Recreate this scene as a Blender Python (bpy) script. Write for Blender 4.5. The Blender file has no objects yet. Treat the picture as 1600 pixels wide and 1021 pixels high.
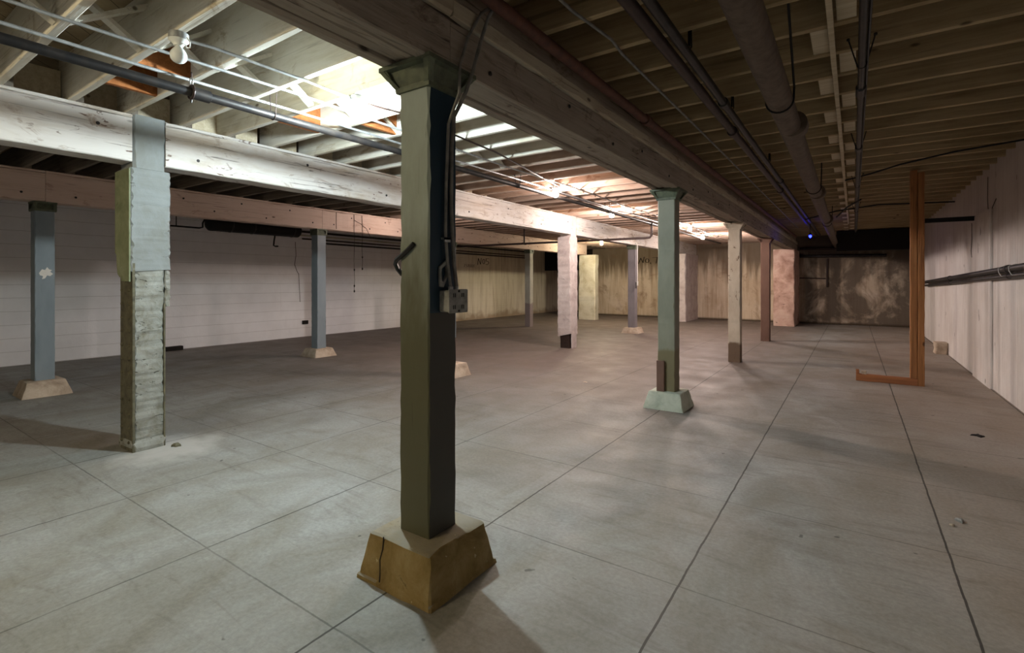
import bpy, bmesh, math, random
from mathutils import Vector, Matrix, noise as mnoise
PI = math.pi
S = bpy.context.scene
COL = S.collection
R = random.Random(7)

# ------------------------------------------------------------------ camera, world, exposure
cam_d = bpy.data.cameras.new('camera')
cam_d.sensor_width = 36.0
cam_d.lens = 36.0 * 779.5 / 1600.0
cam_d.shift_y = (440.0 - 510.5) / 1600.0
cam_d.clip_start = 0.02
cam = bpy.data.objects.new('camera', cam_d)
COL.objects.link(cam)
cam.location = (0, 0, 1.5)
cam.rotation_euler = (PI / 2, 0, math.radians(34.398))
S.camera = cam

W = bpy.data.worlds.new('world')
S.world = W
W.use_nodes = True
W.node_tree.nodes['Background'].inputs[0].default_value = (0.02, 0.022, 0.025, 1)
W.node_tree.nodes['Background'].inputs[1].default_value = 0.3

S.view_settings.view_transform = 'Standard'
S.view_settings.look = 'None'
S.view_settings.gamma = 1.0
S.view_settings.use_curve_mapping = False
S.view_settings.exposure = 0.92
S.cycles.use_denoising = True
S.cycles.max_bounces = 8
S.cycles.diffuse_bounces = 6
S.cycles.sample_clamp_indirect = 6.0
BULB = 1.0          # common factor on every lamp

# ------------------------------------------------------------------ materials
def lin(c):
    c = c / 255.0
    return c / 12.92 if c <= 0.04045 else ((c + 0.055) / 1.055) ** 2.4
def rgb(r, g, b): return (lin(r), lin(g), lin(b), 1.0)

class NT:
    """small node-graph writer"""
    def __init__(s, name):
        s.m = bpy.data.materials.new(name); s.m.use_nodes = True
        s.t = s.m.node_tree; s.n = s.t.nodes; s.l = s.t.links
        s.b = s.n['Principled BSDF']; s.out = s.n['Material Output']
        s.tc = s.n.new('ShaderNodeTexCoord')
    def set(s, sock, v):
        if isinstance(v, bpy.types.NodeSocket): s.l.new(v, sock)
        else: sock.default_value = v
    def coords(s, scale=(1, 1, 1), rand=False, rot=(0, 0, 0)):
        mp = s.n.new('ShaderNodeMapping'); mp.inputs['Scale'].default_value = scale
        mp.inputs['Rotation'].default_value = rot
        s.l.new(s.tc.outputs['Object'], mp.inputs['Vector'])
        if rand:
            oi = s.n.new('ShaderNodeObjectInfo')
            mu = s.n.new('ShaderNodeMath'); mu.operation = 'MULTIPLY'; mu.inputs[1].default_value = 37.0
            s.l.new(oi.outputs['Random'], mu.inputs[0]); s.l.new(mu.outputs[0], mp.inputs['Location'])
        return mp.outputs[0]
    def noise(s, vec, scale=5, detail=4, rough=0.55, dist=0.0):
        n = s.n.new('ShaderNodeTexNoise')
        n.inputs['Scale'].default_value = scale; n.inputs['Detail'].default_value = detail
        n.inputs['Roughness'].default_value = rough; n.inputs['Distortion'].default_value = dist
        s.l.new(vec, n.inputs['Vector']); return n.outputs['Fac']
    def ramp(s, fac, stops):
        r = s.n.new('ShaderNodeValToRGB'); e = r.color_ramp.elements
        while len(e) < len(stops): e.new(0.5)
        for k, (p, c) in zip(e, stops):
            k.position = p; k.color = c if isinstance(c, tuple) else (c, c, c, 1)
        s.l.new(fac, r.inputs[0]); return r.outputs[0]
    def mix(s, fac, a, b, mode='MIX'):
        m = s.n.new('ShaderNodeMix'); m.data_type = 'RGBA'; m.blend_type = mode
        s.set(m.inputs[0], fac); s.set(m.inputs[6], a); s.set(m.inputs[7], b)
        return m.outputs[2]
    def math(s, op, a, b=0.0, c=0.0):
        m = s.n.new('ShaderNodeMath'); m.operation = op
        s.set(m.inputs[0], a); s.set(m.inputs[1], b)
        if op in ('MULTIPLY_ADD', 'SMOOTH_MIN', 'COMPARE'): s.set(m.inputs[2], c)
        return m.outputs[0]
    def xyz(s, vec=None):
        x = s.n.new('ShaderNodeSeparateXYZ'); s.l.new(vec or s.tc.outputs['Object'], x.inputs[0]); return x.outputs
    def bump(s, h, dist=0.01, strength=0.5):
        b = s.n.new('ShaderNodeBump'); b.inputs['Distance'].default_value = dist
        b.inputs['Strength'].default_value = strength
        s.l.new(h, b.inputs['Height']); s.l.new(b.outputs[0], s.b.inputs['Normal'])
    def done(s, col, rough=0.8, metal=0.0, spec=0.3):
        s.set(s.b.inputs['Base Color'], col); s.set(s.b.inputs['Roughness'], rough)
        s.b.inputs['Metallic'].default_value = metal
        s.b.inputs['Specular IOR Level'].default_value = spec
        return s.m

def band(t, x, lo, hi, soft):
    """1 inside lo..hi with soft edges"""
    m = t.n.new('ShaderNodeMapRange'); m.interpolation_type = 'SMOOTHSTEP'
    t.set(m.inputs[0], x); m.inputs[1].default_value = lo - soft; m.inputs[2].default_value = lo + soft
    a = m.outputs[0]
    m2 = t.n.new('ShaderNodeMapRange'); m2.interpolation_type = 'SMOOTHSTEP'
    t.set(m2.inputs[0], x); m2.inputs[1].default_value = hi - soft; m2.inputs[2].default_value = hi + soft
    m2.inputs[3].default_value = 1; m2.inputs[4].default_value = 0
    return t.math('MULTIPLY', a, m2.outputs[0])

def joint(t, x, first, step, half):
    """1 close to the lines x = first + k*step"""
    d = t.math('SUBTRACT', x, first)
    d = t.math('DIVIDE', d, step)
    r = t.math('ROUND', d)
    d = t.math('ABSOLUTE', t.math('SUBTRACT', d, r))
    return t.math('LESS_THAN', d, half / step)

def mat_floor():
    t = NT('floor_concrete')
    X = t.xyz(); v = t.coords()
    big = t.noise(v, 0.45, 5, 0.6, 0.4)
    c = t.ramp(big, [(0.3, rgb(128, 126, 122)), (0.5, rgb(150, 151, 148)), (0.7, rgb(160, 164, 164))])
    med = t.noise(t.coords((1, 0.6, 1)), 1.7, 6, 0.65, 0.8)
    c = t.mix(t.ramp(med, [(0.40, 0.0), (0.64, 0.65)]), c, rgb(122, 118, 106))
    oil = t.noise(t.coords((1, 0.8, 1)), 0.8, 7, 0.7, 1.0)
    c = t.mix(t.ramp(oil, [(0.50, 0.0), (0.72, 0.45)]), c, rgb(104, 100, 90))
    # the aisle beside the east wall is browner
    e = t.math('ADD', X[0], t.math('MULTIPLY', t.noise(v, 0.8, 4), 1.2))
    m = t.n.new('ShaderNodeMapRange'); m.interpolation_type = 'SMOOTHSTEP'
    t.l.new(e, m.inputs[0]); m.inputs[1].default_value = -0.3; m.inputs[2].default_value = 1.6
    c = t.mix(t.math('MULTIPLY', m.outputs[0], 0.5), c, rgb(160, 140, 124))
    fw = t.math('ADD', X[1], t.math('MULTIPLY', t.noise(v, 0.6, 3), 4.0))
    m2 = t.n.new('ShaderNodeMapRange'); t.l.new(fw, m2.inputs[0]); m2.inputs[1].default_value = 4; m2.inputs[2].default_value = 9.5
    c = t.mix(t.math('MULTIPLY', t.math('MULTIPLY', m2.outputs[0], 0.85), band(t, X[0], -40, -1.2, 0.9)), c, rgb(100, 88, 82))  # far floor colour darkened to offset the strong bulb light there
    fine = t.noise(v, 42, 5, 0.7)
    c = t.mix(0.22, c, t.ramp(fine, [(0.35, 0.25), (0.65, 0.8)]), 'OVERLAY')
    sm = t.noise(t.coords((1.0, 5.0, 1)), 1.3, 7, 0.72, 1.2)       # swept smears across the aisle
    c = t.mix(t.ramp(sm, [(0.52, 0.0), (0.72, 0.5)]), c, rgb(98, 92, 84))
    w = t.noise(t.coords((1.4, 4.5, 1), rot=(0, 0, 0.5)), 2.4, 7, 0.75, 1.0)
    c = t.mix(t.ramp(w, [(0.66, 0.0), (0.78, 0.35)]), c, rgb(172, 171, 167))
    spots = t.noise(v, 9, 2, 0.5)
    c = t.mix(t.ramp(spots, [(0.735, 0.0), (0.76, 0.6)]), c, rgb(52, 49, 46))
    # spilled lime round the encased column
    d = t.math('ADD', t.math('POWER', t.math('SUBTRACT', X[0], -5.05), 2.0), t.math('POWER', t.math('SUBTRACT', X[1], 1.95), 2.0))
    d = t.math('ADD', d, t.math('MULTIPLY', t.noise(v, 5, 4), 0.35))
    c = t.mix(t.ramp(d, [(0.2, 0.85), (0.42, 0.0)]), c, rgb(186, 186, 183))
    wob = t.math('MULTIPLY', t.math('SUBTRACT', t.noise(v, 6, 3), 0.5), 0.012)
    jx = joint(t, t.math('ADD', X[0], wob), -0.712, 1.1446, 0.0055)
    jy = joint(t, t.math('ADD', X[1], wob), 1.345, 1.1414, 0.0045)
    fade = t.ramp(t.noise(v, 0.9, 3), [(0.3, 0.35), (0.6, 0.95)])
    east = t.math('GREATER_THAN', X[0], -2.3)
    fx = t.math('MULTIPLY', jx, t.math('MAXIMUM', fade, east))
    fy = t.math('MULTIPLY', jy, t.math('MULTIPLY', fade, 0.75))
    j = t.math('MAXIMUM', fx, fy)
    c = t.mix(t.math('MULTIPLY', j, 0.8), c, rgb(36, 33, 28))
    t.bump(t.math('SUBTRACT', t.math('MULTIPLY', t.noise(v, 14, 5, 0.6), 0.3), j), 0.004, 0.6)
    rg = t.ramp(t.noise(v, 2.2, 4), [(0.3, 0.52), (0.7, 0.72)])
    return t.done(c, rg, 0, 0.25)

def mat_wall(name, base, dirt, kind):
    t = NT(name); X = t.xyz(); v = t.coords()
    c = t.mix(t.ramp(t.noise(v, 1.1, 5, 0.6), [(0.35, 0.0), (0.7, 0.7)]), base, dirt)
    streak = t.noise(t.coords((5.0, 5.0, 0.35)), 1.6, 5, 0.65, 0.3)
    if kind == 'west':
        c = t.mix(t.ramp(streak, [(0.55, 0.0), (0.75, 0.3)]), c, dirt)
        jl = joint(t, t.math('ADD', X[2], t.math('MULTIPLY', t.noise(t.coords((1, 0.7, 1)), 2, 3), 0.03)), 0.02, 0.24, 0.004)
        c = t.mix(t.math('MULTIPLY', jl, 0.35), c, rgb(92, 84, 76))
        low = t.math('ADD', X[2], t.math('MULTIPLY', t.noise(v, 2.2, 5), 0.7))
        far = band(t, X[1], 12.5, 40, 3.0)
        c = t.mix(t.math('MULTIPLY', far, 0.8), c, rgb(204, 194, 168))
        c = t.mix(t.math('MULTIPLY', far, t.ramp(streak, [(0.46, 0.0), (0.70, 0.55)])), c, rgb(140, 122, 94))
        c = t.mix(t.math('MULTIPLY', t.ramp(low, [(0.42, 0.8), (0.62, 0.0)]), far), c, rgb(150, 130, 108))
        scr = t.noise(t.coords((1, 3, 3)), 2.2, 8, 0.8, 2.0)
        c = t.mix(t.ramp(scr, [(0.68, 0.0), (0.71, 0.6)]), c, rgb(80, 74, 66))
    elif kind == 'east':
        c = t.mix(t.ramp(streak, [(0.48, 0.0), (0.70, 0.5)]), c, rgb(172, 160, 152))
        jl = joint(t, t.math('ADD', X[1], t.math('MULTIPLY', t.noise(t.coords((1, 1, 1.5)), 2, 3), 0.05)), 8.27, 1.13, 0.006)
        c = t.mix(t.math('MULTIPLY', jl, t.ramp(t.noise(v, 3, 3), [(0.35, 0.1), (0.6, 0.75)])), c, rgb(62, 54, 46))
        pit = t.noise(t.coords((1, 1, 0.55)), 5.5, 2, 0.5)
        c = t.mix(t.ramp(pit, [(0.735, 0.0), (0.75, 0.85)]), c, rgb(60, 54, 48))
        fine = t.noise(t.coords((9, 9, 0.3)), 3, 4, 0.6)
        c = t.mix(t.ramp(fine, [(0.4, 0.0), (0.62, 0.25)]), c, rgb(236, 234, 232))
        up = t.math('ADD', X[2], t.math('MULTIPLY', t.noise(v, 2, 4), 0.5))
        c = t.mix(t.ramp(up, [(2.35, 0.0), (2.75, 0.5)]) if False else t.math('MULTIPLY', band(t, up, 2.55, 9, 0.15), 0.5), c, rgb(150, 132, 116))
    else:
        c = t.mix(t.ramp(streak, [(0.45, 0.0), (0.70, 0.6)]), c, rgb(146, 122, 94))
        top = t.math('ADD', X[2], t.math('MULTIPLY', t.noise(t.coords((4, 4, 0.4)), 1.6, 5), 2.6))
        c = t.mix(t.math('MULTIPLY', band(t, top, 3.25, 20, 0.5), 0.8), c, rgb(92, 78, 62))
        blot = t.noise(t.coords((1, 1, 0.8)), 1.7, 7, 0.7, 0.8)
        c = t.mix(t.ramp(blot, [(0.55, 0.0), (0.70, 0.7)]), c, rgb(120, 94, 72))
        eff = t.noise(t.coords((1.0, 1, 0.75)), 1.0, 6, 0.66, 0.6)
        lowz = band(t, X[2], 0.05, 1.15, 0.18)
        c = t.mix(t.math('MULTIPLY', lowz, t.ramp(eff, [(0.56, 0.0), (0.68, 0.55)])), c, rgb(214, 202, 190))
        east = band(t, X[0], -1.5, 9, 0.2)
        c = t.mix(t.math('MULTIPLY', east, t.ramp(t.math('MULTIPLY', eff, 1.0), [(0.50, 0.9), (0.64, 0.15)])), c, rgb(92, 82, 72))
        c = t.mix(band(t, X[2], -1, 0.06, 0.05), c, rgb(70, 60, 48))
    t.bump(t.noise(v, 9, 6, 0.65), 0.012, 0.5)
    return t.done(c, 0.88, 0, 0.2)

def mat_wood(name, c1, c2, dark, axis=1, wash=None, wash_amt=0.0, cracks=0.6, rand=False, rough=0.85, patch=None, flecks=False):
    """sawn timber, grain along AXIS"""
    t = NT(name)
    sc = [16, 16, 16]; sc[axis] = 0.7
    g = t.noise(t.coords(tuple(sc), rand), 1.5, 6, 0.62, 0.6)
    c = t.ramp(g, [(0.3, c1), (0.68, c2)])
    sc2 = [30, 30, 30]; sc2[axis] = 0.9
    k = t.noise(t.coords(tuple(sc2), rand), 1.0, 4, 0.6, 1.2)
    v = t.coords((1, 1, 1), rand)
    if wash:
        b = t.noise(t.coords(tuple(3.0 if i != axis else 0.9 for i in range(3)), rand), 1.3, 6, 0.66, 0.5)
        c = t.mix(t.ramp(b, [(0.30, 0.0), (0.52, wash_amt)]), c, wash)
    if patch:
        p = t.noise(t.coords(tuple(4.0 if i != axis else 1.6 for i in range(3)), rand), 1.2, 6, 0.72, 1.0)
        c = t.mix(t.ramp(p, [(0.58, 0.0), (0.68, 0.7)]), c, patch)
    c = t.mix(t.math('MULTIPLY', t.ramp(k, [(0.60, 0.0), (0.72, 1.0)]), cracks), c, dark)
    if flecks:
        fsc = [9.0, 9.0, 9.0]; fsc[axis] = 3.2
        fl = t.noise(t.coords(tuple(fsc), rand), 1.5, 3, 0.55, 1.4)
        zone = t.ramp(t.noise(v, 0.9, 2), [(0.45, 0.0), (0.6, 0.85)])
        c = t.mix(t.math('MULTIPLY', t.ramp(fl, [(0.64, 0.0), (0.68, 1.0)]), zone), c, rgb(92, 66, 52))
    kn = t.n.new('ShaderNodeTexVoronoi'); kn.inputs['Scale'].default_value = 2.6
    t.l.new(t.coords(tuple(1.6 if i != axis else 0.7 for i in range(3)), rand), kn.inputs['Vector'])
    c = t.mix(t.ramp(kn.outputs['Distance'], [(0.035, 0.8), (0.075, 0.0)]), c, dark)
    t.bump(t.math('ADD', g, t.math('MULTIPLY', k, -0.7)), 0.006, 0.5)
    return t.done(c, rough, 0, 0.2)

def mat_paint(name, base, worn, under, rough=0.55, chips=0.71, rand=False, bottom=None):
    t = NT(name); v = t.coords((1, 1, 1), rand); X = t.xyz()
    c = t.mix(t.ramp(t.noise(t.coords((3, 3, 1.2), rand), 1.6, 5, 0.6), [(0.35, 0.0), (0.68, 0.8)]), base, worn)
    if bottom:
        z = t.math('ADD', X[2], t.math('MULTIPLY', t.noise(v, 4, 4), 0.25))
        c = t.mix(band(t, z, -1, bottom[0], 0.03), c, bottom[1])
    ch = t.noise(t.coords((9, 9, 4), rand), 1.5, 5, 0.7, 0.5)
    c = t.mix(t.ramp(ch, [(chips, 0.0), (chips + 0.02, 0.9)]), c, under)
    cr = t.noise(t.coords((40, 40, 1.1), rand), 1.0, 4, 0.6, 0.8)
    c = t.mix(t.ramp(cr, [(0.69, 0.0), (0.73, 0.75)]), c, rgb(22, 22, 18))
    t.bump(t.noise(t.coords((20, 20, 3), rand), 1.5, 5, 0.6), 0.003, 0.5)
    return t.done(c, rough, 0, 0.35)

def mat_conc(name, base, dark, light, scale=6.0, pits=0.7):
    t = NT(name); v = t.coords()
    n = t.noise(v, scale, 7, 0.68, 0.4)
    c = t.ramp(n, [(0.3, dark), (0.5, base), (0.72, light)])
    p = t.noise(t.coords((1, 1, 2.2)), scale * 2.0, 3, 0.6, 0.8)
    c = t.mix(t.ramp(p, [(pits, 0.0), (pits + 0.03, 0.8)]), c, tuple(x * 0.35 for x in dark[:3]) + (1,))
    t.bump(t.math('SUBTRACT', n, t.math('MULTIPLY', t.ramp(p, [(pits - .04, 0.0), (pits + .03, 1.0)]), 0.8)), 0.012, 0.8)
    return t.done(c, 0.9, 0, 0.2)

def mat_metal(name, base, spot, metal=0.6, rough=0.5, rand=False):
    t = NT(name); v = t.coords((1, 1, 1), rand)
    c = t.mix(t.ramp(t.noise(v, 14, 5, 0.65), [(0.4, 0.0), (0.7, 0.8)]), base, spot)
    return t.done(c, rough, metal, 0.4)

def mat_plain(name, col, rough=0.6, metal=0.0):
    t = NT(name)
    c = t.mix(t.ramp(t.noise(t.coords(), 20, 3), [(0.4, 0.0), (0.7, 0.25)]), col, tuple(x * 0.6 for x in col[:3]) + (1,))
    return t.done(c, rough, metal, 0.35)

def mat_emit(name, col, strength):
    t = NT(name)
    t.b.inputs['Base Color'].default_value = (0.9, 0.9, 0.88, 1)
    t.b.inputs['Emission Color'].default_value = col
    t.b.inputs['Emission Strength'].default_value = strength
    return t.m

M = {}
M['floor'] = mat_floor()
M['west'] = mat_wall('whitewashed_concrete', rgb(238, 238, 242), rgb(218, 217, 220), 'west')
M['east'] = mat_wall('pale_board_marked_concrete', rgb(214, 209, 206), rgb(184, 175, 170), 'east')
M['north'] = mat_wall('stained_concrete', rgb(204, 190, 170), rgb(178, 158, 134), 'north')
def mat_deck():
    t = NT('board_sheathing')
    X = t.xyz()
    d = t.math('ADD', X[0], t.math('MULTIPLY', X[1], 1.0))
    j = joint(t, d, 0.0, 0.2, 0.004)
    c = t.mix(t.ramp(t.noise(t.coords((1.2, 1.2, 1)), 1.2, 5, 0.6), [(0.35, 0.0), (0.65, 0.85)]), rgb(176, 160, 130), rgb(122, 102, 78))
    c = t.mix(band(t, X[0], -1.75, 9, 0.05), c, rgb(104, 84, 60))
    c = t.mix(t.math('MULTIPLY', j, 0.8), c, rgb(24, 18, 12))
    return t.done(c, 0.9, 0, 0.15)
M['deck'] = mat_deck()
M['joist_white'] = mat_wood('whitewashed_joist_wood', rgb(172, 160, 134), rgb(204, 198, 180), rgb(74, 58, 42), 0, rgb(216, 212, 202), 0.75, 0.45, True, patch=rgb(148, 128, 98))
M['joist_pink'] = mat_wood('pink_lit_joist_wood', rgb(142, 116, 98), rgb(170, 146, 128), rgb(74, 48, 36), 0, rgb(184, 164, 150), 0.7, 0.45, True, patch=rgb(122, 86, 64))  # warm bulb glow tinted into the joist colour
M['joist_brown'] = mat_wood('bare_brown_joist_wood', rgb(124, 104, 74), rgb(170, 150, 116), rgb(54, 40, 26), 0, rgb(190, 170, 138), 0.35, 0.5, True)
M['joist_dark'] = mat_wood('shaded_joist_wood', rgb(92, 82, 72), rgb(128, 118, 106), rgb(40, 32, 26), 0, None, 0, 0.5, True)  # shade of the unlit stretches put into the joist colour
M['raw'] = mat_wood('raw_orange_wood', rgb(128, 76, 40), rgb(164, 104, 60), rgb(64, 36, 18), 0, None, 0, 0.5, True)
M['raw_y'] = mat_wood('orange_brown_post_wood', rgb(132, 88, 56), rgb(164, 114, 72), rgb(52, 34, 22), 2, None, 0, 0.8, patch=rgb(112, 74, 48))
M['raw_x'] = mat_wood('orange_brown_board_wood', rgb(134, 86, 58), rgb(164, 108, 72), rgb(60, 38, 24), 0, None, 0, 0.4)
M['block_pale'] = mat_wood('pale_blocking_wood', rgb(176, 160, 132), rgb(206, 194, 170), rgb(90, 70, 50), 0, None, 0, 0.3, True)
M['beam_white'] = mat_wood('whitewashed_beam_wood', rgb(158, 140, 118), rgb(198, 190, 178), rgb(56, 42, 36), 1, rgb(212, 209, 206), 0.85, 0.95, True, patch=rgb(134, 110, 90), flecks=True)
M['beam_pink'] = mat_wood('dingy_whitewashed_beam_wood', rgb(176, 148, 132), rgb(202, 178, 164), rgb(62, 42, 36), 1, rgb(206, 186, 174), 0.7, 0.6, True, patch=rgb(138, 108, 90))
M['beam_brown'] = mat_wood('weathered_brown_beam_wood', rgb(106, 95, 88), rgb(158, 146, 134), rgb(30, 23, 20), 1, rgb(164, 154, 140), 0.5, 1.0, True, patch=rgb(74, 50, 36))
M['ledger'] = mat_wood('weathered_ledger_wood', rgb(126, 110, 94), rgb(176, 162, 140), rgb(44, 32, 26), 1, rgb(186, 178, 158), 0.6, 0.7, True, patch=rgb(88, 58, 42))
def mat_bigpost():
    t = NT('olive_post_paint'); v = t.coords(); X = t.xyz()
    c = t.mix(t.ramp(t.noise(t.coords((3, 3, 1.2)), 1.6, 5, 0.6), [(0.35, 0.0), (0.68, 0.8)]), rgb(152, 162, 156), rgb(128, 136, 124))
    # light fading down the post is painted in: darker, browner lower part
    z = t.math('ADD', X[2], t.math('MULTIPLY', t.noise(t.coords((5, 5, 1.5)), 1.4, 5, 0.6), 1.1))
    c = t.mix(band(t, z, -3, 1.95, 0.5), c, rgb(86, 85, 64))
    # the face with the outlet box, its dimness painted in: navy above the box, charcoal below it
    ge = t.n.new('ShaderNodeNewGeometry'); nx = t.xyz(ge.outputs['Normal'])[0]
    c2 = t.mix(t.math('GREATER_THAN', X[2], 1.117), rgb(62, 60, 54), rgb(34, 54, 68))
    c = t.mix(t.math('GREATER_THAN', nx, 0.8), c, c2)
    ch = t.noise(t.coords((9, 9, 4)), 1.5, 5, 0.7, 0.5)
    c = t.mix(t.ramp(ch, [(0.72, 0.0), (0.74, 0.9)]), c, rgb(34, 32, 24))
    cr = t.noise(t.coords((40, 40, 1.1)), 1.0, 4, 0.6, 0.8)
    c = t.mix(t.ramp(cr, [(0.67, 0.0), (0.72, 0.8)]), c, rgb(22, 22, 18))
    t.bump(t.noise(t.coords((20, 20, 3)), 1.5, 5, 0.6), 0.003, 0.5)
    return t.done(c, 0.5, 0, 0.3)
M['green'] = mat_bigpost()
M['green2'] = mat_paint('sage_green_paint', rgb(134, 134, 119), rgb(112, 113, 98), rgb(120, 100, 64), 0.55, bottom=(0.62, rgb(114, 106, 80)))
M['blue'] = mat_paint('blue_grey_paint', rgb(128, 140, 148), rgb(112, 124, 132), rgb(206, 204, 196), 0.5, chips=0.76, rand=True)
M['whitepost'] = mat_paint('worn_white_paint', rgb(190, 180, 164), rgb(160, 146, 128), rgb(92, 72, 54), 0.7, chips=0.62, bottom=(0.46, rgb(104, 86, 70)))
M['brownpost'] = mat_paint('brown_stained_wood', rgb(112, 86, 74), rgb(96, 72, 62), rgb(60, 44, 36), 0.75)
M['lilac'] = mat_paint('greyed_violet_paint', rgb(126, 122, 126), rgb(108, 104, 108), rgb(70, 60, 56), 0.7)
M['grey_green'] = mat_paint('grey_green_paint', rgb(160, 160, 148), rgb(130, 128, 120), rgb(70, 62, 52), 0.7, bottom=(0.9, rgb(120, 110, 108)))
M['cap'] = mat_metal('painted_cast_iron', rgb(96, 102, 82), rgb(54, 60, 54), 0.1, 0.6)
def mat_plinth():
    t = NT('brown_concrete'); v = t.coords()
    n = t.noise(v, 5, 7, 0.68, 0.4)
    c = t.ramp(n, [(0.3, rgb(108, 88, 50)), (0.5, rgb(136, 116, 74)), (0.72, rgb(158, 140, 100))])
    ge = t.n.new('ShaderNodeNewGeometry'); nz = t.xyz(ge.outputs['Normal'])[2]
    dust = t.math('MULTIPLY', t.math('GREATER_THAN', nz, 0.75), t.ramp(t.noise(v, 7, 5), [(0.3, 0.5), (0.6, 0.9)]))
    c = t.mix(dust, c, rgb(146, 142, 130))               # floor dust lying on the top
    p = t.noise(v, 24, 3, 0.6)
    c = t.mix(t.ramp(p, [(0.69, 0.0), (0.72, 0.8)]), c, rgb(186, 172, 140))
    w = t.noise(v, 11, 6, 0.75, 0.8)
    c = t.mix(t.ramp(w, [(0.62, 0.0), (0.70, 0.6)]), c, rgb(70, 54, 28))
    t.bump(t.math('ADD', n, t.math('MULTIPLY', w, -0.6)), 0.012, 0.7)
    return t.done(c, 0.9, 0, 0.2)
M['plinth'] = mat_plinth()
M['plinth_green'] = mat_conc('painted_concrete', rgb(182, 188, 174), rgb(150, 156, 142), rgb(200, 204, 192), 5, 0.74)
M['plinth_pale'] = mat_conc('pale_concrete', rgb(180, 164, 146), rgb(146, 130, 114), rgb(200, 188, 172), 6, 0.72)
M['casing'] = mat_conc('chipped_white_concrete', rgb(146, 147, 140), rgb(116, 112, 98), rgb(168, 170, 166), 7, 0.66)
M['casing_smooth'] = mat_conc('smooth_white_concrete', rgb(136, 141, 141), rgb(126, 128, 124), rgb(146, 150, 151), 2.5, 0.73)
M['casing_green'] = mat_conc('green_grey_concrete', rgb(134, 140, 112), rgb(110, 116, 88), rgb(152, 156, 132), 4, 0.74)
M['casing_lilac'] = mat_conc('lilac_white_concrete', rgb(184, 174, 172), rgb(158, 146, 144), rgb(198, 192, 190), 4, 0.7)
M['pil_pink'] = mat_conc('pinkish_concrete', rgb(190, 160, 146), rgb(140, 108, 94), rgb(208, 188, 174), 2.2, 0.68)
M['pil_cream'] = mat_conc('cream_concrete', rgb(190, 186, 168), rgb(158, 148, 122), rgb(208, 206, 194), 1.8, 0.72)
M['iron'] = mat_metal('black_iron', rgb(34, 33, 34), rgb(58, 52, 48), 0.3, 0.45)
M['iron_brown'] = mat_metal('dark_brown_iron', rgb(58, 44, 40), rgb(40, 30, 28), 0.3, 0.5)
M['bigpipe'] = mat_metal('grimy_brown_iron', rgb(96, 82, 70), rgb(62, 50, 42), 0.15, 0.7)
M['rust'] = mat_metal('rusty_red_iron', rgb(98, 62, 50), rgb(62, 42, 36), 0.2, 0.7)
M['galv'] = mat_metal('galvanised_steel', rgb(176, 178, 178), rgb(128, 130, 130), 0.55, 0.42)
M['bx'] = mat_metal('grey_armoured_cable', rgb(136, 134, 130), rgb(86, 84, 82), 0.3, 0.55)
M['rivet'] = mat_metal('flaking_painted_steel', rgb(112, 108, 88), rgb(62, 58, 48), 0.2, 0.7)
M['porcelain'] = mat_plain('white_porcelain', rgb(226, 228, 224), 0.3)
M['boxmetal'] = mat_metal('worn_box_steel', rgb(150, 150, 146), rgb(84, 84, 82), 0.3, 0.6)
M['black'] = mat_plain('black_paint', rgb(16, 13, 11), 0.7)
M['mark'] = mat_plain('faded_black_paint', rgb(46, 38, 28), 0.85)
M['white_line'] = mat_plain('white_plastic', rgb(214, 212, 206), 0.5)
M['dull_black'] = mat_plain('dull_black_board', rgb(26, 22, 20), 0.9)
M['frost'] = mat_plain('unlit_frosted_glass', rgb(226, 230, 228), 0.25)

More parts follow.
